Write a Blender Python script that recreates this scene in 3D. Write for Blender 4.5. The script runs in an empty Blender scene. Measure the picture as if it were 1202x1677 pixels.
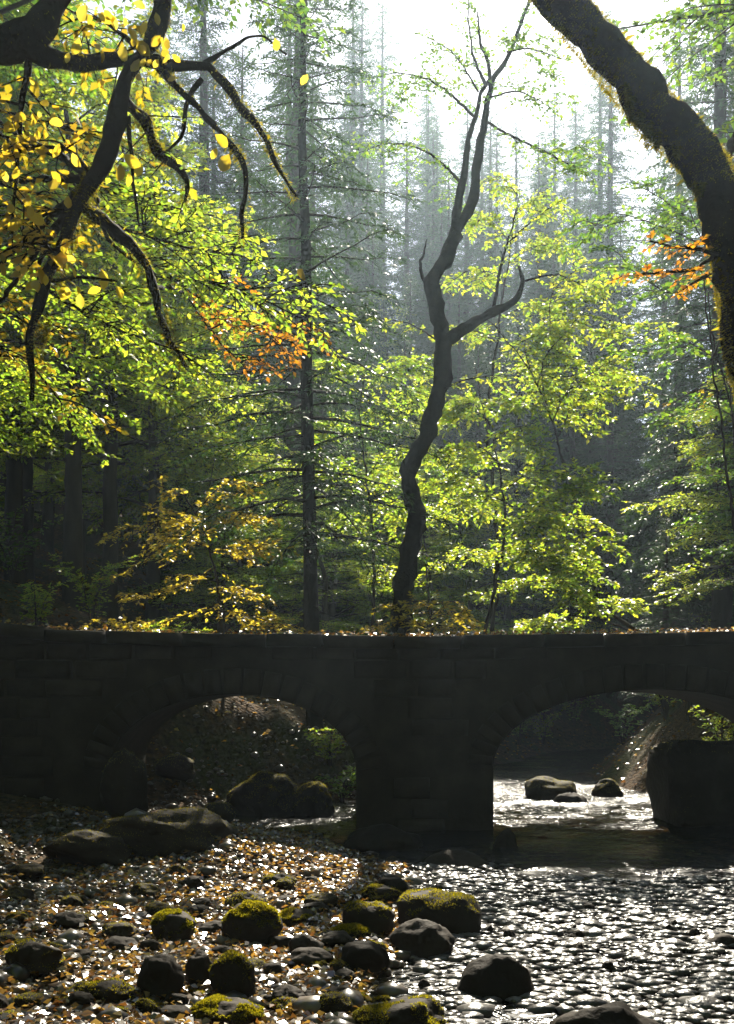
import bpy, bmesh, math
import numpy as np
from mathutils import Vector, Matrix

# ------------------------------------------------------------------ camera, sky, sun, exposure
S = bpy.context.scene
COL = S.collection
R = math.radians
CAMH, FPX, HOR = 1.8, 1797.0, 1150.0          # eye height, focal length in photo pixels, horizon row
SUN_EL, SUN_AZ = 39.0, 8.0                    # azimuth measured from +Y (view direction) towards +X

cam_d = bpy.data.cameras.new('camera'); cam = bpy.data.objects.new('camera', cam_d); COL.objects.link(cam)
cam.location = (0, 0, CAMH); cam.rotation_euler = (R(90), 0, 0)
cam_d.sensor_fit = 'VERTICAL'; cam_d.sensor_height = 36.0; cam_d.lens = 36.0 * FPX / 1677.0
cam_d.shift_y = (HOR - 838.5) / 1677.0
cam_d.clip_start = 0.05; cam_d.clip_end = 2000
S.camera = cam

w = bpy.data.worlds.new('World'); S.world = w; w.use_nodes = True
wn = w.node_tree.nodes; wl = w.node_tree.links
bg = wn['Background']; sky = wn.new('ShaderNodeTexSky'); sky.sky_type = 'NISHITA'; sky.sun_disc = False
sky.sun_elevation = R(SUN_EL); sky.sun_rotation = R(SUN_AZ)
sky.air_density = 1.0; sky.dust_density = 1.0; sky.ozone_density = 2.0
wl.new(sky.outputs[0], bg.inputs[0]); bg.inputs[1].default_value = 0.05

sun_d = bpy.data.lights.new('sun', 'SUN'); sun = bpy.data.objects.new('sun', sun_d); COL.objects.link(sun)
sun_d.energy = 5.0; sun_d.angle = R(0.53); sun_d.color = (1.0, 0.92, 0.77)
sd = Vector((math.sin(R(SUN_AZ)) * math.cos(R(SUN_EL)), math.cos(R(SUN_AZ)) * math.cos(R(SUN_EL)), math.sin(R(SUN_EL))))
sun.rotation_euler = sd.to_track_quat('Z', 'Y').to_euler()
sun.location = sd * 90

vs = S.view_settings
vs.view_transform = 'Standard'; vs.look = 'None'; vs.exposure = 1.62; vs.gamma = 1.0; vs.use_curve_mapping = False
S.render.engine = 'CYCLES'
cy = S.cycles
cy.max_bounces = 5; cy.diffuse_bounces = 2; cy.glossy_bounces = 2; cy.transmission_bounces = 3
cy.transparent_max_bounces = 8; cy.volume_bounces = 0
cy.sample_clamp_indirect = 4.0; cy.sample_clamp_direct = 0
cy.caustics_reflective = False; cy.caustics_refractive = False
cy.use_denoising = True
try:
    cy.denoiser = 'OPENIMAGEDENOISE'
except Exception:
    pass
cy.use_adaptive_sampling = False

# ------------------------------------------------------------------ helpers
UP = np.array([0, 0, 1.0])

def P(px, py, Y):
    return np.array([(px - 601.0) / FPX * Y, Y, CAMH + (HOR - py) / FPX * Y])

def path(pts, Y):
    """photo pixels (x, y[, depth offset]) at depth Y -> world points"""
    return np.array([P(p[0], p[1], Y + (p[2] if len(p) > 2 else 0)) for p in pts])

def nrm(a):
    return a / np.maximum(np.linalg.norm(a, axis=-1, keepdims=True), 1e-9)

def hash3(ix, iy, iz, seed):
    n = (ix * 374761393 + iy * 668265263 + iz * 2147483647 + seed * 1274126177) & 0xFFFFFFFF
    n = ((n ^ (n >> 13)) * 1274126177) & 0xFFFFFFFF
    return ((n ^ (n >> 16)) & 0xFFFF) / 65535.0

def vnoise(p, seed=0):
    p = np.asarray(p, float); i = np.floor(p).astype(np.int64); f = p - i; f = f * f * (3 - 2 * f)
    o = 0
    for a in (0, 1):
        for b in (0, 1):
            for c in (0, 1):
                wgt = (f[..., 0] if a else 1 - f[..., 0]) * (f[..., 1] if b else 1 - f[..., 1]) * (f[..., 2] if c else 1 - f[..., 2])
                o = o + wgt * hash3(i[..., 0] + a, i[..., 1] + b, i[..., 2] + c, seed)
    return o * 2 - 1

def fbm(p, oct=3, seed=0):
    s, a, o = 1.0, 1.0, 0
    for k in range(oct):
        o = o + a * vnoise(np.asarray(p) * s, seed + k); s *= 2.03; a *= 0.5
    return o

def mesh_np(name, V, F, smooth=False, rnd=None):
    """V (n,3); F list of (m,k) index arrays; rnd optional per-vertex value"""
    V = np.asarray(V, np.float32); me = bpy.data.meshes.new(name)
    F = [np.asarray(f, np.int32) for f in F if len(f)]
    me.vertices.add(len(V)); me.vertices.foreach_set('co', V.ravel())
    loops = np.concatenate([f.ravel() for f in F]); tot = np.concatenate([np.full(len(f), f.shape[1], np.int32) for f in F])
    start = np.concatenate([[0], np.cumsum(tot)[:-1]]).astype(np.int32)
    me.loops.add(len(loops)); me.loops.foreach_set('vertex_index', loops)
    me.polygons.add(len(tot)); me.polygons.foreach_set('loop_start', start)
    try:
        me.polygons.foreach_set('loop_total', tot)
    except Exception:
        pass
    me.update(calc_edges=True)
    if smooth:
        me.polygons.foreach_set('use_smooth', np.ones(len(tot), bool))
    if rnd is not None:
        at = me.attributes.new('rnd', 'FLOAT', 'POINT'); at.data.foreach_set('value', np.asarray(rnd, np.float32))
    return me

class MB:
    def __init__(s): s.v, s.f, s.r, s.n = [], [], [], 0
    def add(s, V, F, r=None):
        if not len(V): return s
        s.v.append(V); s.f += [np.asarray(f) + s.n for f in F]; s.n += len(V)
        s.r.append(np.zeros(len(V)) if r is None else r)
        return s
    def mesh(s, name, smooth=False):
        return mesh_np(name, np.concatenate(s.v), s.f, smooth, np.concatenate(s.r))

def ob(name, data, mat=None, parent=None, loc=None, rot=None, sc=None):
    o = bpy.data.objects.new(name, data); COL.objects.link(o)
    if mat is not None and data is not None and not data.materials: data.materials.append(mat)
    if parent is not None: o.parent = parent
    if loc is not None: o.location = loc
    if rot is not None: o.rotation_euler = rot
    if sc is not None: o.scale = sc
    return o

def tag(o, label=None, cat=None, group=None, kind=None):
    if label: o['label'] = label
    if cat: o['category'] = cat
    if group: o['group'] = group
    if kind: o['kind'] = kind
    return o

def thing(name, loc, label, cat, group=None):
    return tag(ob(name, None, loc=loc), label, cat, group)

def rebase(V, base):
    return V - np.asarray(base)[None]

def resample(pts, step):
    pts = np.asarray(pts, float)
    # catmull-rom smoothing, then even spacing
    if len(pts) > 2:
        q = np.vstack([2 * pts[0] - pts[1], pts, 2 * pts[-1] - pts[-2]]); out = []
        for i in range(1, len(q) - 2):
            t = np.linspace(0, 1, 6, endpoint=False)[:, None]
            a, b, c, d = q[i - 1], q[i], q[i + 1], q[i + 2]
            out.append(0.5 * (2 * b + (c - a) * t + (2 * a - 5 * b + 4 * c - d) * t ** 2 + (3 * b - a - 3 * c + d) * t ** 3))
        out.append(pts[-1:]); pts = np.vstack(out)
    L = np.concatenate([[0], np.cumsum(np.linalg.norm(np.diff(pts, axis=0), axis=1))])
    n = max(2, int(L[-1] / step) + 1); s = np.linspace(0, L[-1], n)
    return np.stack([np.interp(s, L, pts[:, k]) for k in range(3)], 1)

def tube(pts, rad, n=7, rough=0.0, seed=0, fr=6.0):
    pts = np.asarray(pts, float); m = len(pts); rad = np.broadcast_to(np.asarray(rad, float), (m,)) if np.ndim(rad) == 0 else np.asarray(rad, float)
    if len(rad) != m: rad = np.interp(np.linspace(0, 1, m), np.linspace(0, 1, len(rad)), rad)
    T = nrm(np.gradient(pts, axis=0)); ref = np.array([0.31, 0.77, 0.2]) if abs(T[0, 2]) > 0.7 else UP
    u = nrm(np.cross(T[0], ref)); U = [u]
    for i in range(1, m):
        u = nrm(u - T[i] * np.dot(u, T[i])); U.append(u)
    U = np.array(U); W = np.cross(T, U); a = np.linspace(0, 2 * np.pi, n, endpoint=False)
    D = U[:, None] * np.cos(a)[None, :, None] + W[:, None] * np.sin(a)[None, :, None]
    r = rad[:, None]
    if rough:
        r = r * (1 + rough * fbm((pts[:, None] + D * 0.5 * rad.max()) * fr, 3, seed))
    V = (pts[:, None] + D * np.broadcast_to(r, (m, n))[..., None]).reshape(-1, 3)
    i = np.arange(m - 1)[:, None] * n; j = np.arange(n)[None]; k = (j + 1) % n
    Q = np.stack([i + j, i + k, i + n + k, i + n + j], -1).reshape(-1, 4)
    cap = np.stack([np.full(n - 2, (m - 1) * n), (m - 1) * n + np.arange(1, n - 1), (m - 1) * n + np.arange(2, n)], 1)
    return V, [Q, cap]

def leaf_arrays(pos, d, nor, size, aspect, rng, fold=0.12, fine=False):
    d = nrm(d); nor = nrm(nor - d * np.sum(nor * d, 1, keepdims=True)); s = np.cross(d, nor); N = len(pos)
    size = np.broadcast_to(np.asarray(size, float), (N,))[:, None]
    if fine:       # a leaf with a folded midrib and a curved tip: 8 vertices
        prof = [(0, 0, 0), (.28, .36, .06), (.62, .43, .05), (.86, .24, -.02), (1, 0, -.08)]
        tm = [(0, 0, 0), (0.45, 0, -.05), (1, 0, -.10)] + [(y, sx * x, z) for sx in (-1, 1) for (y, x, z) in prof[1:4]]
        quads = [[0, 3, 4, 1], [1, 4, 5, 2], [0, 1, 7, 6], [1, 2, 8, 7]]
    else:
        tm = [(0, 0, 0), (.45, -.5, fold), (1, 0, -fold * .5), (.45, .5, fold)]; quads = [[0, 1, 2, 3]]
    tm = np.array(tm); V = pos[:, None] + (d[:, None] * tm[None, :, 0:1] + s[:, None] * tm[None, :, 1:2] * aspect + nor[:, None] * tm[None, :, 2:3]) * size[:, None]
    k = len(tm); F = (np.arange(N)[:, None, None] * k + np.array(quads)[None]).reshape(-1, 4)
    return V.reshape(-1, 3), [F], np.repeat(rng.random(N), k)

def leafy(paths, rng, step=0.25, twig=0.5, nleaf=7, size=0.09, aspect=0.6, fwd=0.6, droop=-0.15, flat=1.0, t0=0.0, wood=None, lv=None, tw_r=0.006, jit=0.35, fine=False, taper=0.6, skip=0.0):
    """grow side twigs with leaves along branch paths; appended to MB wood / lv"""
    B, T, FR = [], [], []
    for p in paths:
        q = resample(p, step); n0 = int(len(q) * t0); t = nrm(np.gradient(q, axis=0))
        B.append(q[n0:]); T.append(t[n0:]); FR.append(np.linspace(t0, 1, len(q))[n0:])
    B = np.concatenate(B); T = np.concatenate(T); FR = np.concatenate(FR)
    if skip:
        m = rng.random(len(B)) > skip; B, T, FR = B[m], T[m], FR[m]
    N = len(B)
    side = nrm(np.cross(T, UP) + 1e-6); sg = np.where(np.arange(N) % 2 == 0, 1.0, -1.0)[:, None]
    d = nrm(T * fwd + side * sg + rng.normal(0, jit, (N, 3)) + UP * droop)
    L = twig * (1 - taper * FR) * rng.uniform(0.6, 1.25, N)
    if wood is not None:
        u = nrm(np.cross(d, [0.3, 0.2, 0.9])); v = np.cross(d, u); a = np.array([0, 2.094, 4.189])
        ring = (u[:, None] * np.cos(a)[None, :, None] + v[:, None] * np.sin(a)[None, :, None]) * tw_r
        V = np.concatenate([B[:, None] + ring, (B + d * L[:, None])[:, None] + ring * 0.3], 1).reshape(-1, 3)
        F = (np.arange(N)[:, None, None] * 6 + np.array([[0, 1, 4, 3], [1, 2, 5, 4], [2, 0, 3, 5]])[None]).reshape(-1, 4)
        wood.add(V, [F])
    k = nleaf; fr = (np.arange(k) + 0.6) / k
    pos = B[:, None] + d[:, None] * (L[:, None] * fr[None])[..., None] + UP * (-0.12 * (L[:, None] * fr[None] ** 2))[..., None]
    sd2 = nrm(np.cross(d, UP) + 1e-6)[:, None] * np.where(np.arange(k) % 2 == 0, 1.0, -1.0)[None, :, None]
    sd2 = sd2 * np.where(np.arange(k) == k - 1, 0.2, 1.0)[None, :, None]
    ld = (d[:, None] * 0.75 + sd2 * 0.8).reshape(-1, 3) + rng.normal(0, 0.25, (N * k, 3)); pos = pos.reshape(-1, 3)
    nor = UP[None] * flat + rng.normal(0, 0.42, (N * k, 3))
    lv.add(*leaf_arrays(pos, ld, nor, size * rng.uniform(0.6, 1.2, N * k), aspect, rng, fine=fine))

# ------------------------------------------------------------------ materials
def newmat(name):
    m = bpy.data.materials.new(name); m.use_nodes = True; nt = m.node_tree; nt.nodes.clear()
    out = nt.nodes.new('ShaderNodeOutputMaterial')
    return m, nt, nt.nodes, nt.links, out

def ramp(nodes, cols, pos=None):
    r = nodes.new('ShaderNodeValToRGB'); cr = r.color_ramp
    pos = pos or [i / (len(cols) - 1) for i in range(len(cols))]
    while len(cr.elements) < len(cols): cr.elements.new(0.5)
    for e, c, p in zip(cr.elements, cols, pos): e.position = p; e.color = (*c, 1)
    return r

def leaf_mat(name, cols, trans=(1.6, 1.9, 0.9), mix=0.5, gloss=0.06, rough=0.35):
    m, nt, n, l, out = newmat(name)
    at = n.new('ShaderNodeAttribute'); at.attribute_name = 'rnd'
    oi = n.new('ShaderNodeObjectInfo')
    ad = n.new('ShaderNodeMath'); ad.operation = 'MULTIPLY_ADD'; l.new(oi.outputs['Random'], ad.inputs[0]); ad.inputs[1].default_value = 0.22
    l.new(at.outputs['Fac'], ad.inputs[2])
    sb = n.new('ShaderNodeMath'); sb.operation = 'SUBTRACT'; l.new(ad.outputs[0], sb.inputs[0]); sb.inputs[1].default_value = 0.11
    rp = ramp(n, cols); l.new(sb.outputs[0], rp.inputs[0])
    mu = n.new('ShaderNodeMixRGB'); mu.blend_type = 'MULTIPLY'; mu.inputs[0].default_value = 1; l.new(rp.outputs[0], mu.inputs[1]); mu.inputs[2].default_value = (*trans, 1)
    df = n.new('ShaderNodeBsdfDiffuse'); l.new(rp.outputs[0], df.inputs[0])
    tr = n.new('ShaderNodeBsdfTranslucent'); l.new(mu.outputs[0], tr.inputs[0])
    mx = n.new('ShaderNodeMixShader'); mx.inputs[0].default_value = mix; l.new(df.outputs[0], mx.inputs[1]); l.new(tr.outputs[0], mx.inputs[2])
    gl = n.new('ShaderNodeBsdfGlossy'); gl.inputs['Roughness'].default_value = rough; gl.inputs[0].default_value = (1, 1, 1, 1)
    m2 = n.new('ShaderNodeMixShader'); m2.inputs[0].default_value = gloss; l.new(mx.outputs[0], m2.inputs[1]); l.new(gl.outputs[0], m2.inputs[2])
    l.new(m2.outputs[0], out.inputs[0])
    return m

def solid_mat(name, cols, scale=4.0, rough=0.85, bump=0.3, bscale=18.0, spec=0.3, detail=6, stretch=None, pos=None, dist=0.02):
    m, nt, n, l, out = newmat(name)
    b = n.new('ShaderNodeBsdfPrincipled'); l.new(b.outputs[0], out.inputs[0])
    tc = n.new('ShaderNodeTexCoord'); mp = n.new('ShaderNodeMapping'); l.new(tc.outputs['Object'], mp.inputs[0])
    if stretch: mp.inputs['Scale'].default_value = stretch
    ns = n.new('ShaderNodeTexNoise'); ns.inputs['Scale'].default_value = scale; ns.inputs['Detail'].default_value = detail; l.new(mp.outputs[0], ns.inputs['Vector'])
    rp = ramp(n, cols, pos); l.new(ns.outputs['Fac'], rp.inputs[0]); l.new(rp.outputs[0], b.inputs['Base Color'])
    b.inputs['Roughness'].default_value = rough; b.inputs['Specular IOR Level'].default_value = spec
    n2 = n.new('ShaderNodeTexNoise'); n2.inputs['Scale'].default_value = bscale; n2.inputs['Detail'].default_value = 8; l.new(mp.outputs[0], n2.inputs['Vector'])
    bp = n.new('ShaderNodeBump'); bp.inputs['Strength'].default_value = bump; bp.inputs['Distance'].default_value = dist
    l.new(n2.outputs['Fac'], bp.inputs['Height']); l.new(bp.outputs[0], b.inputs['Normal'])
    return m

M = {}
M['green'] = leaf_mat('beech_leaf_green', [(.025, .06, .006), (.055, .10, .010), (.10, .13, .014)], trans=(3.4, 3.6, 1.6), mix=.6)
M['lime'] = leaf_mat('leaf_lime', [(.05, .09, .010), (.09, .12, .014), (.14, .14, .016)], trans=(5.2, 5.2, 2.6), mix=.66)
M['yellow'] = leaf_mat('leaf_yellow', [(.10, .10, .008), (.24, .17, .010), (.30, .20, .015)], trans=(2.6, 2.5, 1.6), mix=.62)
M['gold'] = leaf_mat('leaf_gold', [(.26, .19, .012), (.40, .30, .02), (.46, .38, .05)], trans=(2.0, 2.0, 1.6), mix=.65)
M['orange'] = leaf_mat('leaf_orange', [(.18, .08, .006), (.32, .15, .009), (.36, .22, .014)], trans=(2.5, 2.2, 1.2), mix=.6)
M['needle'] = leaf_mat('spruce_needle', [(.016, .035, .010), (.03, .06, .014), (.05, .08, .02)], trans=(1.6, 1.9, 1.0), mix=0.35, gloss=0.04)
M['litter'] = leaf_mat('fallen_leaf', [(.04, .022, .010), (.15, .065, .018), (.28, .19, .05), (.10, .055, .025)], trans=(2.2, 2.0, 1.2), mix=0.45, gloss=0.16, rough=0.27)
M['moss'] = leaf_mat('moss', [(.018, .020, .003), (.036, .035, .004), (.055, .048, .005)], trans=(8.5, 7.6, 2.2), mix=0.7, gloss=0.02)
M['bark'] = solid_mat('bark', [(.018, .013, .009), (.05, .036, .024), (.085, .066, .045)], 5, bump=0.8, bscale=14, stretch=(1, 1, .25), dist=.03)
M['mossbark'] = solid_mat('mossy_bark', [(.012, .009, .006), (.024, .019, .010), (.036, .034, .012)], 6, rough=.95, spec=.08, bump=0.9, bscale=22, dist=.03)
M['rock'] = solid_mat('boulder_stone', [(.014, .010, .007), (.034, .026, .018), (.075, .058, .040)], 3.2, rough=.8, bump=.8, bscale=11, spec=.15, dist=.03)
M['pebble'] = solid_mat('wet_pebble', [(.035, .028, .022), (.09, .075, .06), (.20, .175, .145)], 2.0, rough=.3, bump=.15, bscale=20, spec=.8)
M['wet'] = solid_mat('shallows_pebble', [(.02, .016, .012), (.05, .042, .034), (.12, .105, .085)], 2.0, rough=.40, bump=.5, bscale=30, spec=1.0)
M['bridge'] = solid_mat('bridge_stone', [(.02, .015, .010), (.042, .032, .021), (.075, .058, .040)], 2.5, rough=.9, bump=.5, bscale=16, dist=.02)

# pebbles vary from stone to stone
def vary(m, lo, hi):
    nt = m.node_tree; n, l = nt.nodes, nt.links
    b = [x for x in n if x.type == 'BSDF_PRINCIPLED'][0]; src = b.inputs['Base Color'].links[0].from_socket
    at = n.new('ShaderNodeAttribute'); at.attribute_name = 'rnd'; oi = n.new('ShaderNodeObjectInfo')
    ad = n.new('ShaderNodeMath'); ad.operation = 'ADD'; l.new(at.outputs['Fac'], ad.inputs[0]); l.new(oi.outputs['Random'], ad.inputs[1])
    fr = n.new('ShaderNodeMath'); fr.operation = 'FRACT'; l.new(ad.outputs[0], fr.inputs[0])
    r = ramp(n, [lo, hi]); l.new(fr.outputs[0], r.inputs[0])
    mx = n.new('ShaderNodeMixRGB'); mx.blend_type = 'MULTIPLY'; mx.inputs[0].default_value = 1
    l.new(src, mx.inputs[1]); l.new(r.outputs[0], mx.inputs[2]); l.new(mx.outputs[0], b.inputs['Base Color'])
vary(M['pebble'], (.45, .40, .34), (1.5, 1.45, 1.4)); vary(M['rock'], (.6, .58, .52), (1.1, 1.08, 1.05)); vary(M['bridge'], (.7, .68, .62), (1.15, 1.1, 1.05))

def ground_mat():
    m, nt, n, l, out = newmat('forest_floor')
    b = n.new('ShaderNodeBsdfPrincipled'); l.new(b.outputs[0], out.inputs[0]); b.inputs['Roughness'].default_value = .95; b.inputs['Specular IOR Level'].default_value = .08
    tc = n.new('ShaderNodeTexCoord')
    a = n.new('ShaderNodeTexNoise'); a.inputs['Scale'].default_value = 9; a.inputs['Detail'].default_value = 8; l.new(tc.outputs['Object'], a.inputs[0])
    c = n.new('ShaderNodeTexNoise'); c.inputs['Scale'].default_value = .5; c.inputs['Detail'].default_value = 4; l.new(tc.outputs['Object'], c.inputs[0])
    r1 = ramp(n, [(.022, .015, .009), (.06, .038, .02), (.12, .07, .032)], [.3, .5, .72]); l.new(a.outputs['Fac'], r1.inputs[0])
    r2 = ramp(n, [(.02, .016, .009), (.045, .05, .016), (.07, .06, .025)], [.3, .5, .72]); l.new(a.outputs['Fac'], r2.inputs[0])
    r3 = ramp(n, [(0, 0, 0), (1, 1, 1)], [.47, .6]); l.new(c.outputs['Fac'], r3.inputs[0])
    mx = n.new('ShaderNodeMixRGB'); l.new(r3.outputs[0], mx.inputs[0]); l.new(r1.outputs[0], mx.inputs[1]); l.new(r2.outputs[0], mx.inputs[2]); l.new(mx.outputs[0], b.inputs['Base Color'])
    d = n.new('ShaderNodeTexVoronoi'); d.inputs['Scale'].default_value = 16; l.new(tc.outputs['Object'], d.inputs['Vector'])
    bp = n.new('ShaderNodeBump'); bp.inputs['Strength'].default_value = .8; bp.inputs['Distance'].default_value = .04; l.new(d.outputs['Distance'], bp.inputs['Height']); l.new(bp.outputs[0], b.inputs['Normal'])
    return m
M['ground'] = ground_mat()

def water_mat():
    m, nt, n, l, out = newmat('stream_water')
    tc = n.new('ShaderNodeTexCoord'); mp = n.new('ShaderNodeMapping'); l.new(tc.outputs['Object'], mp.inputs[0]); mp.inputs['Scale'].default_value = (.75, 1.0, 1)
    a = n.new('ShaderNodeTexNoise'); a.inputs['Scale'].default_value = 5.5; a.inputs['Detail'].default_value = 2.5; a.inputs['Distortion'].default_value = .6; l.new(mp.outputs[0], a.inputs[0])
    c = n.new('ShaderNodeTexNoise'); c.inputs['Scale'].default_value = .55; c.inputs['Detail'].default_value = 2; l.new(tc.outputs['Object'], c.inputs[0])
    r = ramp(n, [(.22, .22, .22), (1, 1, 1)], [.40, .56]); l.new(c.outputs['Fac'], r.inputs[0])
    mu = n.new('ShaderNodeMath'); mu.operation = 'MULTIPLY'; l.new(a.outputs['Fac'], mu.inputs[0]); l.new(r.outputs[0], mu.inputs[1])
    bp = n.new('ShaderNodeBump'); bp.inputs['Strength'].default_value = 1; bp.inputs['Distance'].default_value = .28; l.new(mu.outputs[0], bp.inputs['Height'])
    g = n.new('ShaderNodeBsdfGlossy'); g.inputs['Roughness'].default_value = .2; l.new(bp.outputs[0], g.inputs['Normal'])
    t = n.new('ShaderNodeBsdfTransparent'); t.inputs[0].default_value = (.42, .36, .24, 1)
    f = n.new('ShaderNodeFresnel'); f.inputs[0].default_value = 1.333; l.new(bp.outputs[0], f.inputs['Normal'])
    mx = n.new('ShaderNodeMixShader'); l.new(f.outputs[0], mx.inputs[0]); l.new(t.outputs[0], mx.inputs[1]); l.new(g.outputs[0], mx.inputs[2])
    l.new(mx.outputs[0], out.inputs[0])
    return m
M['water'] = water_mat()

# ------------------------------------------------------------------ terrain
YK = [-20, 4, 6, 9, 12, 14.5, 16.5, 18.2, 19.6, 21, 22.5, 25, 30, 40, 60, 200]
XL = [-.8, -.8, -.4, .15, 0.1, -1.0, -3.2, -2.8, -1.5, .9, 2.0, 2.3, 3.2, 6.8, 24, 150]
XR = [3.6, 3.6, 3.6, 3.7, 5.0, 6.3, 6.6, 6.1, 5.9, 5.7, 5.4, 5.2, 6.2, 10.2, 28, 155]
def smooth(a, b, x):
    t = np.clip((x - a) / (b - a), 0, 1); return t * t * (3 - 2 * t)

def terrain(x, y):
    x = np.asarray(x, float); y = np.asarray(y, float)
    dl = np.interp(y, YK, XL) - x; dr = x - np.interp(y, YK, XR)
    bed = -0.28 * smooth(0, 1.6, -np.maximum(dl, dr))
    fl = .085 * np.clip(dl, 0, 4) + .75 * np.clip(dl - 3.9 + .25 * np.clip(9 - y, 0, 6) * -1, 0, 3.2) + .22 * np.clip(dl - 8, 0, 60)
    bl = .62 * np.clip(dl, 0, 2.6) + .36 * np.clip(dl - 2.6, 0, 14) + .2 * np.clip(dl - 16.9, 0, 40)
    k = smooth(17.4, 20.0, y); zl = fl * (1 - k) + bl * k
    fr = .55 * np.clip(dr, 0, 5) + .3 * np.clip(dr - 5, 0, 60); br = .9 * np.clip(dr, 0, 2.8) + .42 * np.clip(dr - 2.8, 0, 40)
    zr = fr * (1 - k) + br * k
    z = np.where(dl > 0, zl, np.where(dr > 0, zr, bed))
    z = z + smooth(40, 110, y) * 11
    p = np.stack([x, y, np.zeros_like(x)], -1); far = np.clip(np.maximum(dl, dr) / 4, 0, 1)
    z = z + .05 * fbm(p * 1.3, 3, 5) + .45 * far * fbm(p * .22, 3, 9)
    return z

def T1(x, y):
    return float(terrain(np.array([x]), np.array([y]))[0])

def ghit(px, py):
    Y = 10.0
    for _ in range(30):
        z = max(T1((px - 601) / FPX * Y, Y), 0.0); Y = .5 * Y + .5 * max(3.0, (CAMH - z) * FPX / max(py - HOR, 8))
    x = (px - 601) / FPX * Y
    return x, Y, T1(x, Y)

xs = np.concatenate([np.linspace(-150, -22, 40), np.linspace(-21, -7, 40), np.linspace(-6.8, 8, 140), np.linspace(8.3, 22, 40), np.linspace(24, 150, 40)])
ys = np.concatenate([np.linspace(-60, 2, 24), np.linspace(2.5, 24, 190), np.linspace(24.4, 60, 90), np.linspace(62, 220, 50)])
GX, GY = np.meshgrid(xs, ys); GZ = terrain(GX, GY)
nx, ny = len(xs), len(ys)
I = (np.arange(ny - 1)[:, None] * nx + np.arange(nx - 1)[None]).ravel()
ground = tag(ob('ground', mesh_np('ground', np.stack([GX, GY, GZ], -1).reshape(-1, 3), [np.stack([I, I + 1, I + nx + 1, I + nx], 1)], True), M['ground']), kind='structure')

# water sheet, gently rippled
wx = np.linspace(-4.5, 9.5, 200); wy = np.concatenate([np.linspace(1, 24, 330), np.linspace(24.2, 48, 90)])
WX, WY = np.meshgrid(wx, wy); pp = np.stack([WX * 3.2, WY * 3.2, 0 * WX], -1)
WZ = .012 * fbm(pp, 2, 31)
J = (np.arange(len(wy) - 1)[:, None] * len(wx) + np.arange(len(wx) - 1)[None]).ravel()
water = tag(ob('water', mesh_np('water', np.stack([WX, WY, WZ], -1).reshape(-1, 3), [np.stack([J, J + 1, J + len(wx) + 1, J + len(wx)], 1)], True), M['water']), kind='structure')

# ------------------------------------------------------------------ the bridge
BY, BW = 15.4, 2.5                                    # near face, width
sx = lambda px: (px - 601) / FPX * BY
sz = lambda py: CAMH + (HOR - py) / FPX * BY
ARCH = [(sx(381), sx(583) - sx(381), sz(1262), sz(1137) - sz(1262)), (sx(1072), sx(1072) - sx(808), sz(1255), sz(1129) - sz(1255))]  # cx, half span, spring z, rise
topx = np.array([-11, -7.5, sx(0), sx(100), sx(300), sx(520), sx(700), sx(950), sx(1202), 8.5, 12.0]); topz = np.array([sz(985), sz(1003), sz(1019), sz(1030), sz(1036), sz(1039), sz(1041), sz(1038), sz(1033), sz(1025), sz(1010)])
def bridge_top(x): return np.interp(x, topx, topz)
def arch_z(x, extra=0.0):
    z = np.full(np.shape(x), -9.0)
    for cx, a, zs, b in ARCH:
        t = (np.asarray(x) - cx) / (a + extra); m = np.abs(t) < 1
        z = np.where(m, zs + (b + extra) * np.sqrt(np.clip(1 - t * t, 0, 1)), z)
    return z
bridge = thing('stone_bridge', (0.8, BY, -.3), 'dark stone footbridge with two low arches spanning the stream', 'bridge')
def bridge_body():
    out = []
    x0, x1 = -11.0, 12.0; zb = -.8
    out.append((x0, zb))
    for cx, a, zs, b in ARCH:
        out.append((cx - a, zb))
        for t in np.linspace(math.pi, 0, 33): out.append((cx + a * math.cos(t), zs + b * math.sin(t)))
        out.append((cx + a, zb))
    out.append((x1, zb))
    for x in np.linspace(x1, x0, 60): out.append((x, bridge_top(x) - .19))
    bm = bmesh.new(); n = len(out)
    f = [bm.verts.new((x - .8, 0, z + .3)) for x, z in out]; k = [bm.verts.new((x - .8, BW, z + .3)) for x, z in out]
    bm.faces.new(f); bm.faces.new(k[::-1])
    for i in range(n):
        j = (i + 1) % n; bm.faces.new((f[j], f[i], k[i], k[j]))
    bmesh.ops.recalc_face_normals(bm, faces=bm.faces)
    bmesh.ops.triangulate(bm, faces=bm.faces)
    me = bpy.data.meshes.new('bridge_body'); bm.to_mesh(me); bm.free(); return me
ob('body', bridge_body(), M['bridge'], bridge)
rngb = np.random.default_rng(4)
def block(c, ax, az, hx, hy, hz, cut=.16):
    """a chipped stone block in the x-z plane; ax, az unit axes; 24 verts bevel-cut"""
    ax = np.array([ax[0], 0, ax[1]]); az = np.array([az[0], 0, az[1]]); ay = np.array([0, 1.0, 0]); V = []
    for iy, s in ((-1, 1 - cut), (-.55, 1.0), (1, 1.0)):
        for (u, v) in ((-1, -1), (1, -1), (1, 1), (-1, 1)):
            jt = rngb.uniform(-.05, .05, 2)
            V.append(np.asarray(c) + ax * hx * (u * s + jt[0]) + az * hz * (v * s + jt[1]) + ay * hy * (iy + (rngb.uniform(-.15, .15) if iy == -1 else 0)))
    F = [[0, 1, 2, 3], [11, 10, 9, 8]]
    for r in (0, 4):
        for i in range(4): F.append([r + i, r + 4 + i, r + 4 + (i + 1) % 4, r + (i + 1) % 4])
    F = [f[::-1] for f in F]
    return np.array(V), [np.array(F)]
def stone(name, *a, **k):
    V, F = block(*a, **k); c = V.mean(0); me = mesh_np(name, V - c, F, rnd=np.full(len(V), rngb.random()))
    return ob(name, me, M['bridge'], bridge, loc=tuple(c - np.array([.8, BY, -.3])))
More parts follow.
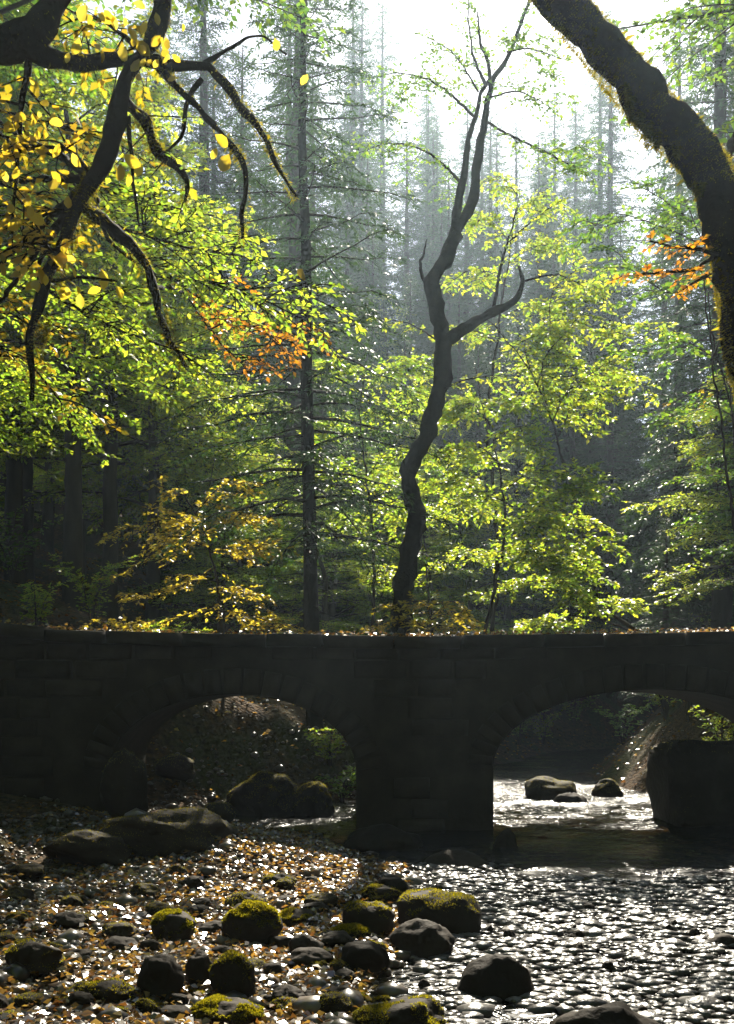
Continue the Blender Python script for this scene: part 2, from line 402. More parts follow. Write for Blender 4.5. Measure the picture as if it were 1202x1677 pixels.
for cx, a, zs, b in ARCH:                                 # voussoirs
    nv = 21 if a < 2 else 25
    for i in range(nv):
        t = math.pi * (i + .5) / nv; dx, dz = math.cos(t), math.sin(t)
        tan = np.array([-a * math.sin(t), b * math.cos(t)]); hx = np.linalg.norm(tan) * math.pi / nv / 2 * .93; tan = tan / np.linalg.norm(tan); nor = np.array([-tan[1], tan[0]]) * -1
        if nor[1] < 0: nor = -nor
        q = np.array([cx + a * dx, zs + b * dz]) + nor * .185
        stone('arch_stone', (q[0], BY + .05, q[1]), tan, nor, hx, .11, .175)
z = -.05; row = 0                                        # face courses
while z < 2.6:
    hh = rngb.uniform(.11, .16); x = -6.6 + rngb.uniform(0, .4)
    while x < 7.2:
        wd = rngb.uniform(.22, .42); c = x + wd
        xx = np.linspace(c - wd, c + wd, 9)
        inside = False
        for cx, a, zs, b in ARCH:
            if z - hh < zs and abs(c - cx) < a + wd + .03: inside = True
            if np.any(arch_z(xx, .37) > z - hh): inside = True
        if not inside and z + hh < bridge_top(c) - .22 and z - hh > T1(c, BY) - .35:
            stone('face_stone', (c, BY + .06, z + hh), (1, 0), (0, 1), wd - .012, .10 + rngb.uniform(-.012, .012), hh - .01)
        x += 2 * wd
    z += 2 * hh
x = -10.8                                                # coping slabs, each on its own
while x < 11.6:
    wd = rngb.uniform(.38, .62); c = x + wd; sl = (bridge_top(c + .2) - bridge_top(c - .2)) / .4; ax = np.array([1, sl]); ax /= np.linalg.norm(ax)
    stone('coping_stone', (c, BY + .10, bridge_top(c) - .10 + rngb.uniform(-.008, .008)), ax, (-ax[1], ax[0]), wd - .01, .26, .09)
    x += 2 * wd
# leaf-strewn path over the bridge
px_ = np.linspace(-11, 12, 90); py_ = np.linspace(BY + .36, BY + BW - .02, 8); A, Bm = np.meshgrid(px_, py_)
Zp = bridge_top(A) - .06 + .03 * fbm(np.stack([A * 3, Bm * 3, 0 * A], -1), 2, 3)
J = (np.arange(7)[:, None] * 90 + np.arange(89)[None]).ravel()
tag(ob('path', mesh_np('path', np.stack([A, Bm, Zp], -1).reshape(-1, 3), [np.stack([J, J + 1, J + 91, J + 90], 1)], True), M['ground']), kind='structure')

# ------------------------------------------------------------------ stones
def ico(sub):
    bm = bmesh.new(); bmesh.ops.create_icosphere(bm, subdivisions=sub, radius=1)
    V = np.array([v.co[:] for v in bm.verts]); F = np.array([[v.index for v in f.verts] for f in bm.faces]); bm.free(); return V, F
I3, I2, I1 = ico(4), ico(2), ico(1)

def rock_verts(V, rng, rough=.25, planes=13, cut=.70):
    seed = int(rng.integers(1e6)); D = V.copy(); r = np.ones(len(V))
    for _ in range(planes):                                # cut facets
        nv = nrm(rng.normal(0, 1, 3)); c = rng.uniform(cut, .98); dn = D @ nv
        r = np.minimum(r, np.where(dn > 1e-3, c / np.maximum(dn, 1e-3), 9))
    r = r * (1 + rough * .5 * fbm(D * 1.6 + seed % 97, 3, seed)) + .055 * fbm(D * 5, 3, seed + 7)
    return D * r[:, None]

def moss_on(V, F, rng, n, ln, nz=.25):
    tri = V[F]; nor = np.cross(tri[:, 1] - tri[:, 0], tri[:, 2] - tri[:, 0]); ar = np.linalg.norm(nor, axis=1); nor = nrm(nor)
    ok = np.clip(nor[:, 2] - nz, 0, 1) ** .5 * ar; ok = ok * (vnoise(tri.mean(1) * 6, 3) > -.35); k = rng.choice(len(F), n, p=ok / ok.sum())
    b = rng.random((n, 2)); b = np.where(b.sum(1, keepdims=True) > 1, 1 - b, b)
    p = tri[k, 0] + (tri[k, 1] - tri[k, 0]) * b[:, :1] + (tri[k, 2] - tri[k, 0]) * b[:, 1:]
    d = nor[k] + rng.normal(0, .45, (n, 3)); nn = rng.normal(0, 1, (n, 3))
    return leaf_arrays(p - nor[k] * .003, d, nn, ln * rng.uniform(.5, 1.4, n), .35, rng)

def boulder(pt, width, height, depth, label, seed, moss=0, mossl=.025, group=None, cut=.72, rough=.25, rot=None, sink=.12, name='boulder', nz=.25, boxy=0):
    rng = np.random.default_rng(seed); V = I3[0]
    if boxy: V = np.sign(V) * np.abs(V) ** boxy * (1 - .12 * boxy)
    V = rock_verts(V, rng, rough, cut=cut) if not boxy else V * (1 + rough * .5 * fbm(V * 1.4 + seed, 3, seed)[:, None]) + .03 * fbm(V * 5 + seed, 2, seed)[:, None] * V
    a = rng.uniform(0, 6.28) if rot is None else rot; c, s = math.cos(a), math.sin(a)
    V = V @ np.array([[c, -s, 0], [s, c, 0], [0, 0, 1]]); lo, hi = V.min(0), V.max(0)
    V = (V - (lo + hi) / 2) / (hi - lo) * np.array([width, depth, height]); V[:, 2] += height * (.5 - sink)
    root = thing(name, tuple(pt), label, 'boulder', group)
    ob('stone', mesh_np('stone', V, [I3[1]], True, np.full(len(V), rng.random() * .6)), M['rock'], root)
    if moss: ob('moss', MB().add(*moss_on(V, I3[1], rng, moss * 2, mossl * .62, nz)).mesh('moss'), M['moss'], root)['kind'] = 'stuff'
    return root

def prock(x0, x1, y0, y1, label, seed, moss=0, deep=.8, **k):
    """boulder from its box in the photograph: left, right, top, foot rows"""
    x, Y, z = ghit((x0 + x1) / 2, y1); wd = (x1 - x0) / FPX * Y; ht = (y1 - y0) / FPX * Y; dp = max(0.0, -z)
    return boulder((x, Y + wd * deep * .3, z), wd, ht * 1.14 + dp, wd * deep, label, seed, moss, **k)

G1 = 'mossy boulders on the gravel bar'
prock(358, 462, 1480, 1556, 'round dark boulder fringed with yellow moss on the gravel bar', 11, 2600, cut=.82, rough=.2)
prock(560, 648, 1482, 1534, 'dark flat-topped block lying beside the long mossy slab', 12, 500, boxy=.72, rot=.15, rough=.35, nz=.6)
prock(650, 796, 1464, 1528, 'long flat-topped dark slab with mossy upper edge at the waterside', 13, 1300, boxy=.7, rot=.1, rough=.35, nz=.6)
prock(634, 748, 1508, 1566, 'pale rounded stone leaning in front of the long mossy slab', 14, 0)
prock(744, 882, 1562, 1634, 'dark rounded rock standing alone in the glittering shallows', 15, 0, cut=.82)
prock(556, 640, 1546, 1602, 'dark angular stone in front of the yellow-mossed low stone', 16, 0, boxy=.75, rough=.35)
prock(340, 418, 1564, 1642, 'tall brown stone with sunlit right edge below the round mossy boulder', 17, 500, cut=.62)
prock(300, 352, 1560, 1620, 'dark upright stone pressed against the tall brown stone', 27, 0, cut=.66)
prock(306, 432, 1644, 1690, 'broad low stone thickly capped with bright yellow moss', 18, 3600, mossl=.02)
prock(575, 735, 1646, 1700, 'wide rounded stone with moss on its left shoulder by the water', 19, 2200, mossl=.02)
prock(2, 98, 1544, 1600, 'dark pointed stone at the outer side of the gravel bar', 20, 300, cut=.62)
prock(246, 318, 1494, 1546, 'brown stone with a yellow moss cap among fallen leaves', 21, 1500)
prock(448, 524, 1490, 1520, 'low pale stone with a moss cap right of the round boulder', 22, 1600)
prock(540, 606, 1518, 1544, 'low stone covered in yellow-green moss below the flat-topped block', 23, 1800)
prock(362, 440, 1464, 1492, 'thin grey slab lying just behind the round dark boulder', 24, 300, cut=.6)
prock(428, 486, 1432, 1456, 'small dark stone among leaves at the edge of the bridge shade', 25, 300)
prock(222, 300, 1566, 1640, 'blunt dark stone beside the dark upright stone', 26, 0)
prock(1150, 1240, 1528, 1552, 'low dark rock awash in bright water by the far bank side', 28, 0)
prock(880, 1120, 1640, 1700, 'wide flat dark rock barely breaking the sparkling water', 29, 0, deep=.6)
prock(590, 660, 1452, 1482, 'small mossy stone between the shade edge and the long slab', 30, 700)
prock(470, 546, 1556, 1590, 'squat grey stone between two tall ones in mid gravel', 31, 0)
prock(120, 216, 1610, 1650, 'flat grey-green stone low on the leafy gravel', 32, 400)
# under and behind the bridge
prock(150, 380, 1330, 1402, 'massive dark rock slumped against the left abutment', 40, 1500, deep=.7, cut=.6, rough=.4, nz=.1)
prock(158, 240, 1226, 1352, 'upright dark rock wedged in the left side of the smaller arch', 53, 300, deep=.8)
prock(60, 210, 1362, 1420, 'low dark rock half buried in the bank by the abutment', 46, 300, deep=.7)
prock(366, 500, 1262, 1336, 'big rim-lit mossy rock behind the smaller arch', 41, 1800, cut=.8, mossl=.03)
prock(470, 548, 1278, 1336, 'smaller rim-lit rock leaning on the big one behind the arch', 42, 900, mossl=.03)
prock(246, 318, 1268, 1310, 'dark stone up on the bank seen through the smaller arch', 43, 500)
prock(330, 388, 1262, 1298, 'blunt stone resting on the bank above the big rim-lit rock', 47, 300)
prock(862, 950, 1270, 1308, 'dark humped rock in midstream seen through the larger arch', 44, 500)
prock(970, 1028, 1274, 1304, 'small dark rock in the rapids behind the larger arch', 45, 300)
prock(905, 968, 1296, 1314, 'flat wet stone just before the humped midstream rock', 48, 0)
prock(806, 858, 1352, 1388, 'small round rock at the foot of the middle pier', 49, 0)
prock(690, 812, 1392, 1420, 'low rock shelf at the waterline before the middle pier', 50, 0)
prock(560, 700, 1350, 1392, 'dim flat rocks heaped against the middle pier', 51, 0)
# block of rough masonry on the right bank beyond the bridge
boulder((sx(1110) + 1.05, 16.75, -.25), 2.1, 1.5, 1.9, 'upright dark rock ledge on the bank behind the larger arch', 52, 600, rough=.22, boxy=.4, rot=0, sink=0)

rng = np.random.default_rng(77)
# smaller boulders strewn on the bar
G2 = 'stones strewn over the gravel bar'
k = 0
while k < 115:
    px, py = rng.uniform(-40, 760), 1425 + 270 * rng.random() ** .8
    if px > 560 and rng.random() < .45: continue
    x, Y, z = ghit(px, py); wd = rng.uniform(20, 62) / FPX * Y
    ms = rng.random() < .45; big = 'hand-sized' if wd < .2 else 'bucket-sized'
    boulder((x, Y, z), wd, wd * rng.uniform(.4, .75), wd * rng.uniform(.7, 1), (big + ' moss-capped stone lying among the gravel' if ms else big + ' bare grey stone lying among the gravel') + (' at the water edge' if np.interp(Y, YK, XL) - x < .5 else ''), 200 + k, moss=(400 if ms else 0), mossl=.014, group=G2, name='small_boulder', cut=.74); k += 1

k = 0
while k < 60:                                            # stones breaking the surface of the shallows
    px, py = rng.uniform(560, 1230), 1430 + 260 * rng.random()
    Y = CAMH * FPX / (py - HOR); x = (px - 601) / FPX * Y
    if x < np.interp(Y, YK, XL) + .1: continue
    wd = rng.uniform(9, 30) / FPX * Y; ht = rng.uniform(.16, .2) + wd * .25
    boulder((x, Y, -.16), wd, ht, wd * rng.uniform(.7, 1), 'small wet stone breaking the surface of the glittering shallows', 400 + k, group='stones in the shallows', name='small_boulder', cut=.74, sink=0); k += 1

protos = []
for i in range(10):
    V = rock_verts(I1[0], rng, .22, 4, .78); protos.append(mesh_np('cobble', V * np.array([1, 1, .6]), [I1[1]], True, np.full(len(V), .1 * i))); protos[-1].materials.append(M['pebble'])
def bar_point(rng):
    Y = 4.2 * (13.6 / 4.2) ** rng.random(); xl = np.interp(Y, YK, XL)
    return Y, xl
k = 0
while k < 290:
    px, py = rng.uniform(-60, 1000), 1415 + 280 * rng.random()
    x, Y, z = ghit(px, py); d = np.interp(Y, YK, XL) - x
    if d < -.9 or (d < 0 and rng.random() < .5): continue
    s = rng.uniform(.035, .085) * (.75 + .025 * Y)
    ob('cobble', protos[k % 10], parent=ground, loc=(x, Y, z + s * .2), rot=(rng.normal(0, .2), rng.normal(0, .2), rng.uniform(0, 6.28)), sc=(s, s * rng.uniform(.6, 1), s * rng.uniform(.7, 1.1))); k += 1
# all other pebbles: one mass
V1, F1 = I1; N = 17000
tV = np.stack([rock_verts(V1, rng, .2, 4, .78) for _ in range(24)])
Y = 3.6 * (14.2 / 3.6) ** rng.random(N); xl = np.interp(Y, YK, XL); half = Y * .37
X = np.where(rng.random(N) < .8, rng.uniform(-half, np.minimum(xl + .2, half)), xl + rng.exponential(.7, N))
far = rng.random(N) < .12; Y = np.where(far, rng.uniform(14, 24, N), Y); X = np.where(far, np.interp(Y, YK, XL) + rng.normal(-.3, 1.2, N), X)
Zt = terrain(X, Y); s = rng.lognormal(math.log(.028), .5, N) * (.8 + .02 * Y)
a = rng.uniform(0, 6.28, N); c, sn = np.cos(a), np.sin(a); T = tV[rng.integers(0, 24, N)] * np.stack([np.ones(N), rng.uniform(.6, 1, N), rng.uniform(.4, .75, N)], 1)[:, None]
W = np.stack([T[..., 0] * c[:, None] - T[..., 1] * sn[:, None], T[..., 0] * sn[:, None] + T[..., 1] * c[:, None], T[..., 2]], -1) * s[:, None, None] + np.stack([X, Y, Zt + s * .25], 1)[:, None]
tag(ob('pebbles', mesh_np('pebbles', W.reshape(-1, 3), [(np.arange(N)[:, None, None] * len(V1) + F1[None]).reshape(-1, 3)], True, np.repeat(rng.random(N), len(V1))), M['pebble'], ground), kind='stuff')

# the shallows: wet pebbles just breaking the surface, one mass
N = 4800; Y = 4.3 * (12.2 / 4.3) ** rng.random(N); X = np.interp(Y, YK, XL) + (Y * .36 - np.interp(Y, YK, XL)) * rng.random(N)
pt = fbm(np.stack([X * .55, Y * .4, 0 * X], -1), 2, 61); keep = (pt > -.35) & ((Y < 11.3) | (X < 1.6)); X, Y = X[keep], Y[keep]; N = len(X)
s = rng.lognormal(math.log(.06), .4, N) * (.7 + .035 * Y); fl = rng.uniform(.2, .4, N)
a = rng.uniform(0, 6.28, N); c, sn = np.cos(a), np.sin(a); T = tV[rng.integers(0, 24, N)] * np.stack([np.ones(N), rng.uniform(.6, 1, N), fl], 1)[:, None]
W = np.stack([T[..., 0] * c[:, None] - T[..., 1] * sn[:, None], T[..., 0] * sn[:, None] + T[..., 1] * c[:, None], T[..., 2]], -1) * s[:, None, None] + np.stack([X, Y, .012 - s * fl * .55 + .012 * rng.random(N)], 1)[:, None]
tag(ob('wet_pebbles', mesh_np('wet_pebbles', W.reshape(-1, 3), [(np.arange(N)[:, None, None] * len(V1) + F1[None]).reshape(-1, 3)], True, np.repeat(rng.random(N), len(V1))), M['wet'], ground), kind='stuff')

# fallen leaves: on the gravel, on the bridge, on the slopes
def litter(N, X, Y, Z, size, tilt=.35):
    ang = rng.uniform(0, 6.28, N); d = np.stack([np.cos(ang), np.sin(ang), rng.normal(0, .25, N)], 1)
    return leaf_arrays(np.stack([X, Y, Z], 1), d, UP + rng.normal(0, tilt, (N, 3)), size * rng.uniform(.6, 1.3, N), .62, rng, fold=.14)
mb = MB(); N = 16000
Y = 4 * (14.6 / 4) ** rng.random(N) ** .7; xl = np.interp(Y, YK, XL); X = xl - np.abs(rng.normal(0, 2.2, N)) + .3; mb.add(*litter(N, X, Y, terrain(X, Y) + .03 + rng.random(N) * .035, .058, .6))
N = 9000; X = rng.uniform(-10, 11, N); Y = BY - .1 + BW * rng.random(N); keep = rng.random(N) < np.where(X > -1, 1, .45)
X, Y = X[keep], Y[keep]; N = len(X); mb.add(*litter(N, X, Y, bridge_top(X) + .005 + .05 * rng.random(N) ** 2, .07, .5))
N = 16000; X = rng.uniform(-16, 16, N); Y = 18.6 + 26 * rng.random(N) ** 1.3; dd = np.maximum(np.interp(Y, YK, XL) - X, X - np.interp(Y, YK, XR)); X, Y = X[dd > 0], Y[dd > 0]; N = len(X)
mb.add(*litter(N, X, Y, terrain(X, Y) + .03, .1, .45))
tag(ob('fallen_leaves', mb.mesh('fallen_leaves'), M['litter']), 'brown and yellow fallen leaves strewn over gravel, bridge and slopes', 'leaves', kind='stuff')

# ------------------------------------------------------------------ tree makers
def limb_path(p0, az, L, rise, droop, rng, n=7, wob=.06):
    t = np.linspace(0, 1, n)[:, None]; h = np.array([math.cos(az), math.sin(az), 0]); side = np.array([-h[1], h[0], 0])
    b = rng.normal(0, wob, (n, 3)); b = np.cumsum(b, 0) * t
    return p0 + h * L * t + UP * (rise * t - droop * t * t) * L + side * rng.normal(0, .15) * L * t * t + b * L * .4

def make_broadleaf(seed, H, Rad, leaf=.11, nl=22, base=.25, lean=.03, density=1.0, aspect=.62):
    """layered beech-like crown; returns trunk mesh, crown mesh (foot at origin)"""
    rng = np.random.default_rng(seed); wood, lv = MB(), MB(); n = 12; t = np.linspace(0, 1, n)
    off = np.cumsum(rng.normal(0, H * .012, (n, 2)), 0) * t[:, None] + np.outer(t, rng.normal(0, lean * H, 2))
    tr = np.column_stack([off, t * H * .96]); tr[0, 2] = -.4; r0 = H * .011 + .03
    wood.add(*tube(resample(tr, .35), np.array([r0 * 1.5, r0 * 1.05, r0 * .9, r0 * .6, r0 * .3, .012]), 8, .12, seed))
    subs = []
    for i in range(nl):
        f = base + (1 - base) * (i + rng.random()) / nl; p0 = np.array([np.interp(f, t, tr[:, k]) for k in range(3)])
        L = Rad * (1 - .75 * max(0, (f - base) / (1 - base)) ** 1.6) * rng.uniform(.65, 1.1); az = i * 2.4 + rng.normal(0, .4)
        lp = limb_path(p0, az, L, rng.uniform(.2, .65), rng.uniform(.25, .55), rng)
        wood.add(*tube(lp, np.linspace(r0 * .42 * (1.15 - f), .008, 7), 5)); subs.append(lp[3:])
        for j in range(int(5 * density)):
            g = rng.uniform(.2, .98); q = np.array([np.interp(g, np.linspace(0, 1, 7), lp[:, k]) for k in range(3)])
            sp = limb_path(q, az + rng.choice([-1, 1]) * rng.uniform(.4, 1.2), L * rng.uniform(.25, .5), rng.uniform(0, .3), .3, rng, 5)
            wood.add(*tube(sp, np.linspace(.018, .005, 5), 4)); subs.append(sp)
    leafy(subs, rng, step=.14, twig=.62, nleaf=9, size=leaf, aspect=aspect, wood=wood, lv=lv)
    return wood.mesh('trunk', True), lv.mesh('crown')

def make_spruce(seed, H, Rad, nb=120, base=.12, dens=1.0, strip=.17, r0=None):
    rng = np.random.default_rng(seed); wood, lv, dead = MB(), MB(), []; n = 10; t = np.linspace(0, 1, n)
    off = np.cumsum(rng.normal(0, .03, (n, 2)), 0); tr = np.column_stack([off, t * H]); tr[0, 2] = -.4; r0 = r0 or H * .0105
    wood.add(*tube(resample(tr, .6), np.array([r0 * 1.25, r0 * .97, r0 * .8, r0 * .5, .015]), 8, .08, seed))
    paths = []
    for i in range(nb):
        f = base + (1 - base) * ((i + rng.random()) / nb) ** 1.05; p0 = np.array([np.interp(f, t, tr[:, k]) for k in range(3)]); p0[2] = f * H
        L = (Rad * (1 - ((f - base) / (1 - base)) ** 1.25) + .25) * rng.uniform(.6, 1.1); az = i * 2.399 + rng.normal(0, .3)
        dr = .1 + .45 * (1 - f)
        lp = limb_path(p0, az, L, rng.uniform(-.05, .2), dr * rng.uniform(.6, 1.1), rng, 6, .03); lp[-2:, 2] += L * .05
        wood.add(*tube(lp, np.linspace(.008 + .010 * L, .004, 6), 4)); paths.append(lp)
    for i in range(int(nb * .3)):                                       # bare dead twigs on the lower stem
        f = rng.uniform(.03, base + .12); p0 = np.array([np.interp(f, t, tr[:, k]) for k in range(3)]); p0[2] = f * H
        wood.add(*tube(limb_path(p0, rng.uniform(0, 6.28), rng.uniform(.4, 1.6), rng.uniform(-.1, .2), .3, rng, 5, .06), np.linspace(.013, .003, 5), 3))
    leafy(paths, rng, step=.105 / dens, twig=.55, nleaf=9, size=strip, aspect=.27, fwd=.9, droop=-.28, wood=wood, lv=lv, t0=.12, flat=.8, tw_r=.005, taper=.55)
    return wood.mesh('trunk', True), lv.mesh('crown')

def plant_tree(name, meshes, mats, loc, label, cat='tree', group=None, rz=0, sc=(1, 1, 1), tilt=(0, 0)):
    r = thing(name, loc, label, cat, group); r.rotation_euler = (tilt[0], tilt[1], rz); r.scale = sc
    t = ob('trunk', meshes[0], mats[0], r); c = ob('crown', meshes[1], mats[1], r)
    return r

def copy_tree(src, loc, label, group, rz, sc, mat=None):
    r = src.copy(); COL.objects.link(r); r.location = loc; r.rotation_euler = (0, 0, rz); r.scale = sc; r['label'] = label; r['group'] = group
    for ch in src.children:
        c = ch.copy(); COL.objects.link(c); c.parent = r
        if mat is not None and ch.name.startswith('crown'):
            c.material_slots[0].link = 'OBJECT'; c.material_slots[0].material = mat
    return r

# ------------------------------------------------------------------ woods behind
SPR = [make_spruce(s, 24, rr, nb, .08) for s, rr, nb in ((1, 3.4, 250), (2, 2.9, 240), (3, 3.9, 260))]
BRD = [make_broadleaf(s, 14, rr, .115, nl, b, density=d) for s, rr, nl, b, d in ((4, 4.2, 40, .10, 1.7), (5, 3.6, 40, .16, 1.7), (6, 4.6, 38, .06, 1.8), (7, 4.4, 38, .30, 1.8))]
for me in SPR: me[0].materials.append(M['bark']); me[1].materials.append(M['needle'])
for me in BRD: me[0].materials.append(M['bark']); me[1].materials.append(M['green'])
rng = np.random.default_rng(2024)
first = {}
def put(kind, i, x, y, H, label, group, mat=None, name=None, wid=1.0):
    me = (SPR if kind == 's' else BRD)[i]; k = H / (24 if kind == 's' else 14); loc = (x, y, T1(x, y)); kw = k ** .6 * wid
    key = (kind, i); sc = (kw, kw, k); rz = rng.uniform(0, 6.28)
    if key not in first:
        first[key] = plant_tree('spruce_tree' if kind == 's' else 'broadleaf_tree', me, (None, None), loc, label, 'tree', group, rz, sc); r = first[key]
        if mat is not None:
            c = [q for q in r.children if q.name.startswith('crown')][0]; c.material_slots[0].link = 'OBJECT'; c.material_slots[0].material = mat
        return r
    return copy_tree(first[key], loc, label, group, rz, sc, mat)

LS = 'tall dark spruce standing in the hazy woods behind the bridge'; GS = 'spruces in the woods behind'
LB = 'green leafy tree growing in the hazy woods behind the bridge'; GB = 'broadleaf trees in the woods behind'
def toplimit(px):      # highest skyline row (photo) a tree may reach at a column: open sky in the gap
    return np.interp(px, [-2000, 330, 380, 430, 600, 660, 760, 900, 950, 1010, 4000], [-600, -250, 150, -100, -80, 20, 110, 90, -20, -400, -600])
placed = []
def try_place(n, kinds, xr, yr, hr, gap, label, group, mats, seed, lim=True, var=None):
    g = np.random.default_rng(seed); c = 0; it = 0
    while c < n and it < 4000:
        it += 1; y = g.uniform(*yr); x = g.uniform(*xr) if not callable(xr) else xr(g, y)
        d = max(np.interp(y, YK, XL) - x, x - np.interp(y, YK, XR))
        if d < 1.6 or any((x - a) ** 2 + (y - b) ** 2 < gap ** 2 for a, b in placed): continue
        H = g.uniform(*hr); px = 601 + x / y * FPX
        if lim:
            zt = CAMH + (HOR - min(toplimit(px), toplimit(px - 2.0 / y * FPX) if False else 9e9)) / FPX * y; H = min(H, zt - T1(x, y))
            if -7.2 + .14 * (y - 18) < x < 7.5 + .14 * (y - 18): H = min(H, (y - (24.0 if 600 < px < 1000 else 20.5)) * .78 + 1.2 - T1(x, y))   # the sun's lane over the stream
            if H < 4: continue
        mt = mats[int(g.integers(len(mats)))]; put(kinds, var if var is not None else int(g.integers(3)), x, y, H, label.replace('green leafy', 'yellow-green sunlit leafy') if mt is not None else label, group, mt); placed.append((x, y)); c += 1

placed += [(-1.0, 21.4), (-2.6, 40), (.6, 20.6)]
fan = lambda g, y: (g.uniform(-250, 1450) - 601) / FPX * y
col = lambda a, b: (lambda g, y: (g.uniform(a, b) - 601) / FPX * y)
try_place(9, 's', col(230, 620), (36, 58), (20, 30), 2.6, 'tall spruce crowding in behind the two clear spruce stems', GS, [None], 1)
try_place(7, 's', col(-200, 230), (50, 70), (14, 21), 3.0, 'mid-sized spruce far back on the slope above the smaller arch', GS, [None], 21)
try_place(27, 's', col(935, 1500), (25, 62), (23, 34), 2.4, 'tall dark spruce on the steep slope behind the larger arch', GS, [None], 2)
try_place(12, 's', col(600, 960), (42, 62), (14, 26), 2.4, 'spruce in the valley bottom seen past the crooked tree', GS, [None], 22)
try_place(26, 's', col(560, 1010), (60, 92), (27, 40), 2.2, 'distant spruce closing the far end of the valley', 'spruces at the valley end', [None], 23)
try_place(36, 's', fan, (62, 98), (17, 26), 3.0, LS, GS, [None], 3)
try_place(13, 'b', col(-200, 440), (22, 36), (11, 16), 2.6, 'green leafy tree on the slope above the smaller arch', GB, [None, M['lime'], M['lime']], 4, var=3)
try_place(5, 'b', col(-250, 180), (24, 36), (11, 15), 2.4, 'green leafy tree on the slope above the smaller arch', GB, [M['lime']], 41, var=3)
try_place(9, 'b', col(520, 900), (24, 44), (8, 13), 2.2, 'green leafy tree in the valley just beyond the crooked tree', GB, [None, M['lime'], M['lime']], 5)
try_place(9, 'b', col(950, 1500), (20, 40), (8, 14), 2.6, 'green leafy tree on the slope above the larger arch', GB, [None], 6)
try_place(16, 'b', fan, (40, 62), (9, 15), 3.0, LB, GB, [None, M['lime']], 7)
# unseen woods behind the camera, added to dim the sky light on the bridge
LN = 'leafy tree of the unseen woods downstream of the bridge, added for shade'; GN = 'unseen shade trees downstream'
for x, y, H in ((-9, 3, 15), (-8, -6, 17), (-3, -10, 18), (3, -11, 17), (9, -5, 18), (10, 3, 15), (-11, 10, 16), (12, 10, 16), (0, -18, 20), (-14, -2, 19), (15, -2, 20)):
    put('b', int(rng.integers(3)), x, y, H, LN, GN, None, wid=1.35)

for i in range(26):                                       # ring of unseen spruces, added to cut more of the sky light
    a = R(180 + 245 * (i + .5) / 26 - 32.5); d = 22 + 9 * (i % 3); x, y = d * math.cos(a), -2 + d * math.sin(a)
    put('s', i % 3, x, y, 24 + 3 * (i % 4), 'dark spruce of the unseen woods downstream, added to cut the sky light', 'unseen shade spruces downstream', wid=1.5)
# high-crowned trees added on both banks as a canopy to shade the near air
for i, (x, y, H, rr, lab) in enumerate(((-8.4, 17.0, 19, 6.2, 'high-crowned beech added for shade over the left end of the bridge'), (8.2, 15.0, 20, 5.6, 'high-crowned beech added for shade over the right end of the bridge'), (-7.5, 11, 17, 5.4, 'high-crowned beech added for shade on the near left bank'), (8.6, 8.0, 18, 5.2, 'high-crowned beech added for shade on the near right bank'))):
    mt = make_broadleaf(70 + i, H, rr, .11, 34, .5, density=1.6)
    plant_tree('shade_beech', mt, (M['bark'], M['green']), (x, y, T1(x, y)), lab)

# ------------------------------------------------------------------ the two spruces that stand clear
b = P(515, 1035, 21.4); b[2] = T1(b[0], 21.4)
m1 = make_spruce(21, 17.0, 3.1, 130, .22, .9, .15, .145)
plant_tree('spruce_tree', m1, (M['mossbark'], M['needle']), tuple(b), 'slender spruce with a thin dark stem just behind the bridge', tilt=(0, -.012))
b = P(486, 1035, 40); b[2] = T1(b[0], 40)
m2 = make_spruce(22, 30, 3.2, 140, .22, .9, .18, .36)
plant_tree('spruce_tree', m2, (M['bark'], M['needle']), tuple(b), 'thick hazy spruce trunk standing close behind the slender spruce')

# ------------------------------------------------------------------ the crooked tree
def hero(name, label, base, trunk_paths, leaf_paths, wood_mat, leaf_mats, cat='tree', **lk):
    """trunk_paths: (points, radii, rough); leaf_paths: list per crown material of (paths, kwargs)"""
    root = thing(name, tuple(base), label, cat); wood = MB()
    for i, (pts, rad, rough) in enumerate(trunk_paths):
        q = resample(pts, max(.025, float(np.max(rad)) * .45)); rm = float(np.max(rad)); tt = np.linspace(0, 1, len(q))[:, None]
        q = q + (np.stack([fbm(q * (.22 / max(rm, .03)) + 9 * k, 2, 80 + i * 3 + k) for k in range(3)], 1)) * min(rm, .12) * .55 * np.clip(tt * 6, 0, 1); wood.add(*tube(rebase(q, base), np.asarray(rad, float), 10 if np.max(rad) > .05 else 6, rough, 50 + i, 8.0))
    for (paths, kw), m in zip(leaf_paths, leaf_mats):
        lv = MB(); g = np.random.default_rng(kw.pop('seed', 1)); leafy([rebase(p, base) for p in paths], g, wood=wood, lv=lv, **kw)
        ob('crown', lv.mesh('crown'), m, root)
    ob('trunk', wood.mesh('trunk', True), wood_mat, root)
    return root

def twigs_of(paths, g, nsub, lo=.25, hi=.6):
    sub = []
    for q in paths:
        L = np.linalg.norm(q[-1] - q[0]); az0 = math.atan2(q[-1][1] - q[0][1], q[-1][0] - q[0][0]); qq = resample(q, .05)
        for j in range(nsub):
            p0 = qq[int(len(qq) * g.uniform(.15, .98)) - 1]; sub.append(limb_path(p0, az0 + g.choice([-1, 1]) * g.uniform(.3, 1.5), L * g.uniform(lo, hi), g.uniform(-.1, .35), .35, g, 5))
    return sub

